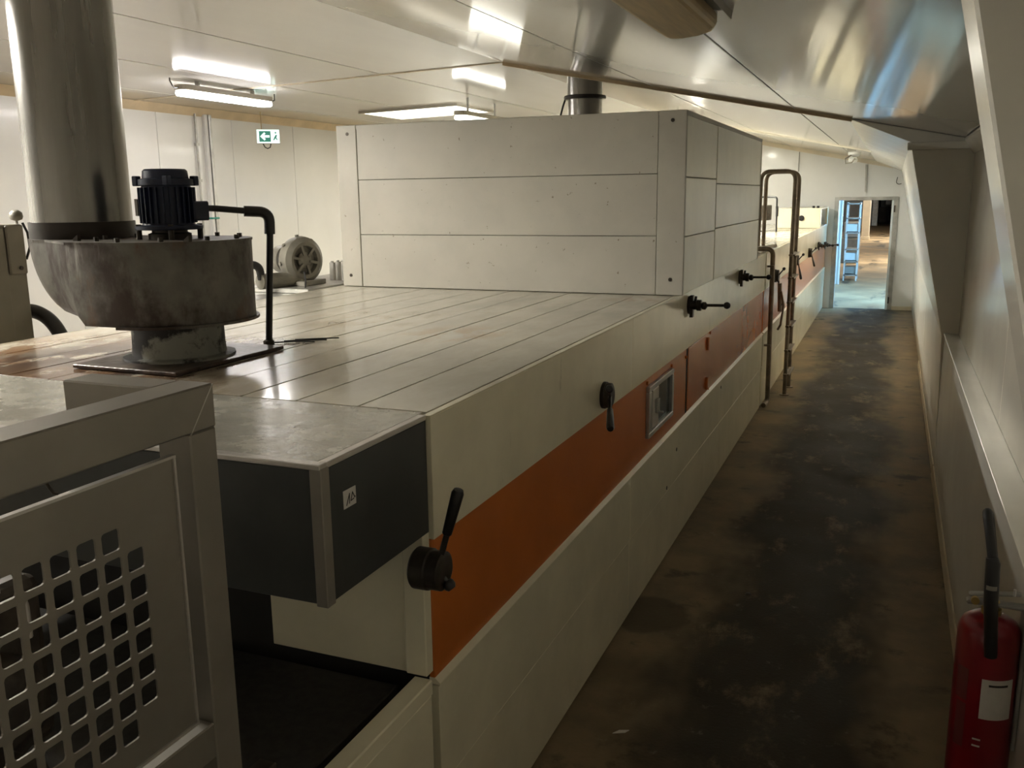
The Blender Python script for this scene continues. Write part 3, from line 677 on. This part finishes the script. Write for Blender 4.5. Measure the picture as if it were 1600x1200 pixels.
up = Vector((0, 0, 1)); sd = ad_.cross(up)
sp = MB()
for i in range(6):
    a = i * PI / 3 + .3; d = (up * math.cos(a) + sd * math.sin(a)); q = d.cross(ad_) * .009
    c0 = bc + ad_ * .045 + d * .035; c1 = bc + ad_ * .045 + d * .118
    sp.add([c0 - q, c0 + q, c1 + q, c1 - q, c0 - q + ad_ * .018, c0 + q + ad_ * .018, c1 + q + ad_ * .018, c1 - q + ad_ * .018], [(0, 3, 2, 1), (4, 5, 6, 7), (0, 1, 5, 4), (1, 2, 6, 5), (2, 3, 7, 6), (3, 0, 4, 7)])
sp.build('ribs', 'cast_grey', bl)
for i in range(8):
    a = i * PI / 4 + .1; d = (up * math.cos(a) + sd * math.sin(a))
    MB().cyl(bc + d * .165 - ad_ * .01, bc + d * .182 - ad_ * .01, .014, 8).build('lug', 'cast_grey', bl)
mm = MB().lathe(bc - ad_ * .06, [(.10, 0), (.10, -.03), (.085, -.035), (.085, -.10), (.098, -.105), (.10, -.18), (.09, -.20), (0, -.20)], ad_, 24).build('motor', 'cast_grey', bl, smooth=35)
MB().lathe(bc - ad_ * .096, [(.088, 0), (.094, -.004), (.094, -.056), (.088, -.06)], ad_, 24).build('motor_band', 'black_plastic', mm, smooth=35)
MB().box(-4.10, -4.02, 5.66, 5.76, 1.80, 1.86).build('terminal_box', 'cast_grey', mm, .005)
MB().tube([(-3.95, 5.55, 1.585), (-4.0, 5.40, 1.585), (-4.06, 5.22, 1.585)], .055, 16).build('silencer', 'cast_grey', bl, smooth=40)
MB().tube(fillet([(-4.06, 5.24, 1.60), (-4.06, 5.22, 1.70), (-4.12, 5.05, 1.72), (-4.22, 4.75, 1.62)], .08), .028, 12).build('outlet_hose', 'black_rubber', bl, smooth=40)
MB().cyl((-4.09, 5.13, 1.70), (-4.105, 5.09, 1.705), .033, 14).build('hose_clip', 'galvanised', bl)
bx('base_plate', 'galvanised', bl, -4.18, -3.72, 5.30, 5.95, 1.501, 1.535, .004)
MB().box(-4.02, -3.85, 5.45, 5.72, 1.535, 1.57).build('foot', 'cast_grey', bl, .004)
MB().tube([(-3.85, 5.45, 1.64), (-3.82, 5.42, 1.57), (-3.80, 5.38, 1.53)], .006, 8).build('cable', 'black_rubber', bl)
tag(MB().cyl((-4.12, 5.0, 1.575), (-4.16, 4.78, 1.575), .022, 12).box(-4.17, -4.11, 4.9, 4.94, 1.501, 1.56).build('pipe_stub', 'galvanised', None), 'short horizontal metal pipe stub left of the blower', 'pipe')
VO = ['nearest to', 'second from', 'third from', 'fourth from', 'fifth from', 'sixth from', 'farthest from']
for k in range(7):
    y = 6.05 + k * .078
    tag(MB().box(-4.04, -4.00, y, y + .034, 1.501, 1.66).cyl((-4.02, y + .017, 1.66), (-4.02, y + .017, 1.672), .014, 8).build('valve_block', 'galvanised', None, .003), 'small grey valve block on the bench, %s the blower' % VO[k], 'valve', 'valve blocks on the bench')

# wall conduits
wc = thing('wall_conduit', (XL + .02, 8.46, 0), 'thin single grey conduit with clips running down the left wall', 'conduit')
MB().cyl((XL + .022, 8.47, 0), (XL + .022, 8.47, 3.1), .012, 10).build('pipe', 'galvanised', wc, smooth=40)
for z in (2.75, 2.35, 1.95, 1.55): bx('clip', 'galvanised', wc, XL, XL + .036, 8.445, 8.495, z, z + .03, 0)
tr = thing('cable_trunking', (XL + .03, 8.65, 0), 'double white cable trunking beside the conduit on the left wall', 'trunking')
bx('channel', 'white_paint', tr, XL, XL + .045, 8.605, 8.650, 0, 3.1, .004); bx('channel', 'galvanised', tr, XL, XL + .05, 8.665, 8.71, 0, 3.1, .004)
bx('joint_cover', 'sign_green', tr, XL, XL + .055, 8.60, 8.72, 1.93, 1.95, .002)
# exit sign
es = thing('exit_sign', (-6.98, 9.35, 2.80), 'green lit emergency exit sign with white arrow on the left wall', 'exit sign')
EX, EY = -7.08, 9.22
ang = .62
def E(u, w, d=0):      # u along face (right), w up, d out of face towards the viewer
    fx_ = Vector((math.cos(ang), math.sin(ang), 0)); nn = Vector((math.sin(ang), -math.cos(ang), 0))
    return Vector((EX, EY, 2.80)) + fx_ * u + Vector((0, 0, w)) + nn * d
def eprism(b, poly, d0, d1):
    n = len(poly); return b.add([E(p[0], p[1], d0) for p in poly] + [E(p[0], p[1], d1) for p in poly], [tuple(range(n)), tuple(range(2 * n - 1, n - 1, -1))] + [(i, i + n, (i + 1) % n + n, (i + 1) % n) for i in range(n)])
eprism(MB(), [(0, 0), (.27, 0), (.27, .165), (0, .165)], -.10, 0).build('case', 'cabinet_grey', es, .004)
eprism(MB(), [(.004, .004), (.266, .004), (.266, .161), (.004, .161)], 0, .006).build('diffuser', 'sign_glow', es, .002)
eprism(MB(), [(.03, .02), (.165, .02), (.165, .145), (.03, .145)], .006, .009).build('green_field', 'sign_green_lit', es)
eprism(MB(), [(.042, .083), (.09, .13), (.105, .115), (.088, .096), (.15, .096), (.15, .070), (.088, .070), (.105, .051), (.09, .036)], .009, .011).build('arrow', 'sign_glow', es)
eprism(MB(), [(.175, .02), (.25, .02), (.25, .145), (.175, .145)], .006, .008).build('pictogram_field', 'sign_glow', es)
pm = MB()
eprism(pm, [(.205, .075), (.225, .105), (.24, .095), (.228, .07), (.245, .045), (.232, .04), (.218, .06), (.20, .035), (.19, .042)], .008, .010)
eprism(pm, [(.222 + .011 * math.cos(i * PI / 4), .125 + .011 * math.sin(i * PI / 4)) for i in range(8)], .008, .010)
pm.build('running_figure', 'sign_green_lit', es)
MB().tube([E(.07, 0, -.05), E(.09, -.04, -.05), E(.12, -.055, -.05), E(.15, -.04, -.05), E(.16, 0, -.05)], .007, 8).build('cable_loop', 'black_rubber', es)
MB().cyl(E(.06, .165, -.05), E(.06, zc(EX) - 2.80 - .002, -.05), .006, 8).build('hanger', 'joint_tan', es)

# tube lights
def tube_light(x, y0, y1, z, label, name='tube_light', hooks=True, lit=True, w=.075, h=.05, diff='tube_glow', group='fluorescent tube lights on the ceiling', light_shield=False):
    t = thing(name, (x, (y0 + y1) / 2, z), label, 'light', group)
    def capsule(hw, a, b, n=6):
        r = hw; pts = []
        for i in range(n + 1): an = PI * i / n; pts.append((x + r * math.cos(an), b - r * .6 + r * .6 * math.sin(an)))
        for i in range(n + 1): an = PI + PI * i / n; pts.append((x + r * math.cos(an), a + r * .6 + r * .6 * math.sin(an)))
        return pts
    MB().prism(capsule(w, y0, y1), 'z', z + .03, z + .03 + h).build('housing', 'cabinet_grey', t, .008, seg=2)
    MB().prism(capsule(w * .94, y0 + .006, y1 - .006), 'z', z - .015, z + .0295).build('diffuser', diff, t, .018, seg=3)
    if not hooks:
        for y in (y0 + .25, y1 - .25): MB().box(x - .01, x + .01, y - .01, y + .01, z + .081, zc(x) - .003).build('bracket', 'white_paint', t)
    if light_shield:  # added shields keep the fill light and its mirror image off the ceiling
        for sx in (-1, 1):
            MB().prism([(x + sx * .07, z + .085), (x + sx * .19, z - .025), (x + sx * .186, z - .027), (x + sx * .066, z + .083)], 'y', y0 - .02, y1 + .02).build('light_shield', 'white_paint', t)
        for ye in (y0 - .024, y1 + .02):
            MB().prism([(x - .07, z + .085), (x + .07, z + .085), (x + .19, z - .025), (x - .19, z - .025)], 'y', ye, ye + .004).build('shield_end', 'white_paint', t)
    if hooks:
        for y, s_ in ((y0, -1), (y1, 1)):
            zz = zc(x)
            MB().tube([(x, y - s_ * .01, z + .055), (x, y + s_ * .05, z + .045), (x + .01, y + s_ * .085, z + .06), (x, y + s_ * .10, z + .10), (x, y + s_ * .10, zz - .003)], .006, 8).build('hook_cable', 'black_rubber', t)
        for y in (y0 + .25, y1 - .25): MB().box(x - .02, x + .02, y - .01, y + .01, z + .081, zc(x) - .003).build('bracket', 'galvanised', t)
    return t
tube_light(-5.92, 6.66, 7.94, 3.075, 'lit fluorescent tube fixture on the ceiling above the blue motor', diff='tube_glow_main')
tube_light(-4.5, 9.4, 10.67, 3.0, 'lit fluorescent tube fixture peeking above the white box', diff='tube_glow_mid', hooks=False)
tube_light(-5.25, 1.9, 3.17, 3.085, 'added out-of-view fill tube at the left over the oven mouth', diff='fill_glow_near', light_shield=True)  # invented tube outside the view, brightens the near oven and box front
tube_light(-5.92, 14.6, 15.87, 3.075, 'added unseen fill tube over the far end of the left side', diff='fill_glow_far', light_shield=True)  # unseen tube put in to brighten the far bays
tube_light(-2.82, 12.75, 14.02, 3.055, 'added fill tube over the far oven hidden behind the white box', diff='fill_glow_line', light_shield=True)  # extra tube tucked behind the box to brighten the far corridor
tube_light(-3.55, 15.6, 16.87, 3.13, 'added hidden fill tube over the last stretch of the far oven', diff='fill_glow_far', light_shield=True)  # second hidden tube, added to light the far lining and slope
# rooflight pane
rl = thing('rooflight', (-5.5, 10.65, 3.15), 'bright rectangular rooflight pane in the ceiling behind the white box', 'rooflight')
MB().prism([(-6.16, zc(-6.16) - .022), (-4.89, zc(-4.89) - .022), (-4.89, zc(-4.89) - .012), (-6.16, zc(-6.16) - .012)], 'y', 10.16, 11.12).build('pane', 'rooflight_glow', rl)
for a, b, c, d in ((-6.20, -6.16, 10.10, 11.18), (-4.89, -4.85, 10.10, 11.18), (-6.16, -4.89, 10.10, 10.16), (-6.16, -4.89, 11.12, 11.18)):
    MB().prism([(a, zc(a) - .024), (b, zc(b) - .024), (b, zc(b) + .002), (a, zc(a) + .002)], 'y', c, d).build('frame', 'cabinet_grey', rl)

# unlit luminaire over the corridor
ol = thing('ceiling_luminaire', (-.67, 2.6, 2.68), 'unlit yellowed strip luminaire on the sloping ceiling overhead', 'light')
def cap2(x0, x1, a, b, r):
    return [(x0, a), (x1, a), (x1, b - r - .12), (x1 - .02, b - .10), (x1 - .07, b - .04), (x0 + .055, b), (x0 + .012, b - .025), (x0, b - r)]
zsl = lambda x: zc(x)
MB().prism(cap2(-.775, -.572, 1.85, 3.32, .05), 'z', 2.675, 2.735).build('diffuser', 'amber_plastic', ol, .022, seg=3)
MB().prism([(-.77, 2.735), (-.545, 2.735), (-.53, 2.70), (-.525, zsl(-.525) + .01), (-.77, zsl(-.77) + .01)], 'y', 1.85, 3.18).build('housing', 'grey_paint', ol, .004)
for y in (2.2, 2.75): bx('clip', 'edge_alloy', ol, -.785, -.775, y, y + .03, 2.69, 2.75, .001)
MB().box(-.60, -.58, 3.16, 3.20, 2.70, 2.735).build('end_clip', 'white_paint', ol)

# ================================================================== LADDER, STANDPIPE
ld = thing('hoop_ladder', (-.97, 10.26, 0), 'steel pipe ladder with hooped handrails in front of the oven gap', 'ladder')
for y in (10.05, 10.48):
    MB().tube(fillet([(-.972, y, .004), (-.968, y, 1.2), (-.965, y, 2.37), (-1.31, y, 2.37), (-1.315, y, ZT + .004)], .10, 8), .021, 12).build('stile', 'worn_pipe', ld, smooth=50)
    MB().lathe((-.972, y, 0), [(.05, 0), (.05, .008), (.024, .012), (0, .012)], (0, 0, 1), 14).build('foot', 'worn_pipe', ld)
    MB().lathe((-1.315, y, ZT + .002), [(.05, 0), (.05, .008), (.024, .012), (0, .012)], (0, 0, 1), 14).build('top_foot', 'worn_pipe', ld)
for z in (.224, .488, .75, 1.005, 1.265, 1.505):
    MB().cyl((-.968, 9.99, z), (-.968, 10.54, z), .016, 10).box(-.992, -.925, 10.02, 10.51, z - .008, z + .010).build('rung', 'worn_pipe', ld, .002)
sp_ = thing('standpipe', (-1.08, 9.5, 0), 'thin brown pipe bent over the oven edge beside the ladder', 'pipe')
MB().tube(fillet([(-1.10, 9.33, .03), (-1.085, 9.50, .03), (-1.092, 9.50, 1.60), (-1.30, 9.50, 1.60), (-1.50, 9.50, 1.60)], .07, 8), .024, 12).build('pipe', 'worn_pipe', sp_, smooth=50)
for z in (.62, 1.42): MB().box(XS - .02, -1.07, 9.44, 9.47, z, z + .02).build('bracket', 'worn_pipe', sp_)
MB().cyl((-1.25, 9.5, 1.60), (-1.14, 10.1, 1.60), .018, 10).build('branch', 'worn_pipe', sp_)
hp = thing('hanging_hook_bar', (-1.02, 9.93, .9), 'rusty hook bar hanging next to the ladder', 'hook')
MB().tube([(-1.03, 9.8, 1.15), (-1.0, 9.83, 1.0), (-1.02, 9.82, .80), (-1.05, 9.84, .74)], .012, 8).build('bar', 'worn_pipe', hp)
MB().cyl((-1.06, 9.93, 1.22), (-1.05, 9.95, .92), .022, 8).build('grip', 'worn_pipe', hp)

# ================================================================== FAR OVEN ITEMS
bxo = thing('control_box', (-1.45, 17, ZT), 'cream metal box with round dark port on the far oven', 'box')
bx('front', 'cream_enamel', bxo, -1.80, -1.115, 16.05, 16.08, ZT + .002, 1.890, .004)
bx('lid', 'cream_enamel', bxo, -1.80, -1.115, 16.08, 18.0, 1.87, 1.892, .003)
bx('back', 'cream_enamel', bxo, -1.80, -1.77, 16.08, 18.0, ZT + .002, 1.87, 0)
bx('side_frame', 'cream_enamel', bxo, -1.145, -1.115, 16.08, 16.30, ZT + .002, 1.87, 0)
bx('side_frame', 'cream_enamel', bxo, -1.145, -1.115, 17.7, 18.0, ZT + .002, 1.87, 0)
MB().cyl((-1.413, 16.03, 1.732), (-1.413, 16.051, 1.732), .046, 20).build('port', 'black_plastic', bxo, smooth=40)
for x in (-1.24, -1.17): MB().cyl((x, 16.2, 1.892), (x, 16.2, 1.93), .022, 10).build('gland', 'black_plastic', bxo)
MB().box(-1.35, -1.25, 16.6, 17.4, ZT + .02, 1.80).box(-1.24, -1.2, 16.4, 16.6, ZT + .01, 1.75).build('inner_gear', 'dirty_iron', bxo)
bx('base_tray', 'white_paint', bxo, -1.77, -1.12, 16.08, 18.0, ZT + .001, ZT + .02, 0)
ff = thing('extraction_fan', (-2.0, 15.2, ZT), 'distant rusty extraction fan on the far oven', 'fan')
MB().lathe((-2.05, 14.7, 1.74), [(.30, 0), (.31, .004), (.31, .22), (.30, .225), (0, .225)], (0, 0, 1), 28).build('volute', 'rusty_steel', ff, smooth=40)
MB().lathe((-2.05, 14.7, ZT + .001), [(.2, 0), (.2, .01), (.16, .015), (.16, .174), (0, .175)], (0, 0, 1), 24).build('neck', 'rusty_steel', ff, smooth=40)
MB().lathe((-2.05, 14.7, 1.965), [(.09, 0), (.09, .2), (.07, .23), (0, .23)], (0, 0, 1), 20).build('motor', 'motor_blue', ff, smooth=40)
MB().tube(fillet([(-1.96, 14.7, 2.06), (-1.87, 14.6, 2.09), (-1.645, 14.5, 2.085), (-1.635, 14.5, 1.567)], .04), .013, 10).build('conduit', 'black_plastic', ff, smooth=40)
MB().tube(fillet([(-1.64, 14.5, 1.95), (-1.635, 14.5, 1.90), (-1.635, 14.5, 1.80)], .02), .02, 10).build('conduit_sleeve', 'black_plastic', ff, smooth=40)

# things on the far wall and ceiling
tag(MB().cyl((-1.69, YF - .09, zc(-1.69) - .08), (-1.70, YF - .02, 2.53), .008, 8).build('hanging_cable', 'grey_paint', None), 'thin cable dropping down the end wall above the cream box', 'cable')
tag(MB().prism([(-.535, zc(-.52) - .09), (-.50, zc(-.5) - .09), (-.495, 2.16), (-.505, 2.13), (-.515, 2.16)], 'y', YF - .04, YF - .001).build('cable_duct', 'galvanised', None), 'short grey cable duct above the doorway', 'duct')
tag(MB().tube(fillet([(.02, YF - .02, 2.40), (.0, YF - .03, 2.30), (.05, YF - .04, 2.27), (.09, YF - .02, 2.285)], .03), .006, 6).build('wire_hook', 'dirty_iron', None), 'small dark wire hook on the end wall corner', 'hook')
dt = thing('ceiling_detector', (-.65, 15.2, 2.6), 'white ceiling detector hanging before the doorway', 'detector')
dzc = zc(-.62)
MB().lathe((-.62, 15.3, dzc - .07), [(.06, 0), (.09, .03), (.09, .07)], (0, 0, 1), 18).build('base', 'white_paint', dt, smooth=40)
MB().lathe((-.64, 15.25, dzc - .16), [(.01, 0), (.06, .015), (.07, .05), (.05, .09)], (.2, -.2, 1), 18).build('head', 'white_paint', dt, smooth=40)
MB().tube([(-.66, 15.2, dzc - .05), (-.74, 15.15, dzc - .10), (-.73, 15.12, dzc - .17), (-.64, 15.1, dzc - .16), (-.60, 15.1, dzc - .10)], .012, 8).build('cage', 'cast_grey', dt)
bx('junction_plate', 'grey_paint', dt, -.68, -.56, 14.3, 14.42, dzc - .03, dzc + .02, .002)

# ================================================================== FIRE EXTINGUISHER
fe = thing('fire_extinguisher', (.326, 2.70, .42), 'red fire extinguisher with black hose hung on the right wall', 'fire extinguisher')
FX, FY = .326, 2.70
MB().lathe((FX, FY, .42), [(.05, 0), (.074, .008), (.081, .03), (.081, .50), (.079, .525), (.070, .545), (.050, .560), (.028, .568), (0, .569)], (0, 0, 1), 40).build('cylinder', 'red_paint', fe, smooth=40)
def wrap(a0, a1, z0, z1, r, n=10, c=(FX, FY)):
    b = MB(); vs = []
    for i in range(n + 1):
        a = a0 + (a1 - a0) * i / n
        for rr in (r, r + .0008):
            for z in (z0, z1): vs.append((c[0] + rr * math.cos(a), c[1] + rr * math.sin(a), z))
    fs = []
    for i in range(n):
        o = i * 4; p = o + 4
        fs += [(o + 2, p + 2, p + 3, o + 3), (o, o + 1, p + 1, p), (o + 1, o + 3, p + 3, p + 1), (o, p, p + 2, o + 2)]
    fs += [(0, 2, 3, 1), (n * 4, n * 4 + 1, n * 4 + 3, n * 4 + 2)]
    return b.add(vs, fs)
lb = wrap(-PI * .56, -PI * .22, .705, .825, .0812).build('white_label', 'paper', fe); lb['label'] = 'white inspection label'
wrap(-PI * .49, -PI * .29, .805, .811, .0822).build('print_line', 'ink', lb)
for z0, z1, a0, a1 in ((.745, .84, .70, .85), (.60, .735, .70, .82)):
    wrap(-PI * a1, -PI * a0, z0, z1, .0812).build('instruction_panel', 'label_dark_red', fe)
for z in (.62, .64): wrap(-PI * .60, -PI * .52, z - .003, z + .002, .0812).build('print_bar', 'paper', fe)
MB().lathe((FX, FY, .985), [(.026, 0), (.026, .02), (.020, .022), (.020, .04), (0, .04)], (0, 0, 1), 16).build('valve_neck', 'brass', fe)
MB().box(FX - .065, FX + .085, FY - .016, FY + .016, 1.012, 1.024).build('carry_handle', 'grey_paint', fe, .004)
MB().prism([(FX - .06, 1.034), (FX + .07, 1.052), (FX + .07, 1.060), (FX - .06, 1.042)], 'y', FY - .012, FY + .012).build('squeeze_lever', 'grey_paint', fe, .003)
MB().cyl((FX - .045, FY - .018, 1.03), (FX - .045, FY - .03, 1.03), .011, 14).build('gauge', 'brass', fe)
MB().cyl((FX + .05, FY - .02, 1.055), (FX + .05, FY - .02, 1.075), .004, 6).build('pin', 'edge_alloy', fe)
MB().tube([(FX + .0, FY - .075, .895), (FX - .005, FY - .083, .96), (FX - .014, FY - .088, 1.06), (FX - .018, FY - .09, 1.17), (FX - .022, FY - .088, 1.185)], .016, 14, [.017, .017, .0185, .0185, .015]).build('nozzle', 'black_plastic', fe, smooth=50)
MB().tube(fillet([(FX - .015, FY - .088, 1.15), (FX - .03, FY - .085, 1.24), (FX - .042, FY - .06, 1.305), (FX - .03, FY - .02, 1.28), (FX + .0, FY, 1.10), (FX, FY, 1.02)], .05, 6), .0125, 12).build('hose', 'black_rubber', fe, smooth=50)
wrap(-PI * .75, -PI * .3, 1.098, 1.110, .0195, 8, (FX - .016, FY - .089)).build('hose_tie', 'cast_grey', fe)
bx('wall_bracket', 'grey_paint', fe, .404, .414, 2.66, 2.74, .6, 1.0, .002)

# floor debris
tag(MB().prism([(-.92, 3.24), (-.875, 3.262), (-.862, 3.285), (-.90, 3.270)], 'z', .0005, .004).build('paper_scrap', 'paper', None), 'tiny white paper scrap on the corridor floor by the oven', 'paper')
tag(MB().lathe((-.60, 4.78, 0), [(.016, 0), (.014, .006), (0, .009)], (0, 0, 1), 8).build('pebble', 'dirty_iron', None), 'small dark crumb on the corridor floor', 'debris')

# ================================================================== BEYOND THE DOORWAY
pc = thing('cold_store_door', (-1.05, 22.6, 0), 'pale blue tall panel door standing in the hall beyond', 'door panel')
bx('leaf', 'pale_blue', pc, -1.62, -1.14, 23.0, 23.1, 0, 3.0, .01); bx('edge', 'white_paint', pc, -1.14, -1.10, 22.98, 23.12, 0, 3.0, .005)
ck = thing('steel_rack', (-.8, 23.9, 0), 'white rack with shelves left in the hall beyond', 'rack')
for x in (-1.05, -.76):
    for y in (24.0, 24.6): bx('post', 'white_paint', ck, x - .015, x + .015, y, y + .03, 0, 1.9, 0)
for z in (.12, .45, .75, 1.15, 1.5, 1.85): bx('shelf', 'galvanised', ck, -1.06, -.745, 24.0, 24.63, z, z + .03, 0)
for z in (.5, 1.2): bx('tray', 'pale_blue', ck, -1.04, -.765, 24.05, 24.58, z, z + .18, .01)
bx('tray', 'grey_paint', ck, -1.04, -.765, 24.05, 24.58, .17, .34, .01)
hm = thing('hall_machine', (-1.2, 30, 0), 'small beige machine on the hall floor beyond the rack', 'machine')
bx('body', 'cast_grey', hm, -1.6, -.92, 30, 31, 0, .75, .02); bx('head', 'grey_paint', hm, -1.4, -.95, 30.2, 30.7, .76, 1.25, .03)
tag(MB().box(-1.32, -.98, 45, 45.3, 0, 2.6).box(-1.34, -.96, 44.98, 45.32, 0, .15).build('cream_column', 'trim_cream', None, .01), 'cream column standing far down the hall', 'column')
tag(MB().box(-1.28, -.98, 63.6, 63.9, 0, 2.35).box(-.98, -.94, 63.55, 63.95, 0, 2.35).build('grey_sliding_door', 'galvanised', None, .01), 'grey door slid aside at the distant doorway', 'door')
fm = thing('distant_machine', (-.4, 70, 0), 'dark machinery inside the distant doorway', 'machine')
bx('body', 'dirty_iron', fm, -1.0, .2, 70, 71, 0, 1.1, .02); bx('frame', 'grey_paint', fm, -.9, .1, 70.1, 70.4, 1.1, 2.0, .02); bx('hopper', 'galvanised', fm, -.6, -.1, 69.8, 70.1, 1.2, 1.6, .05)
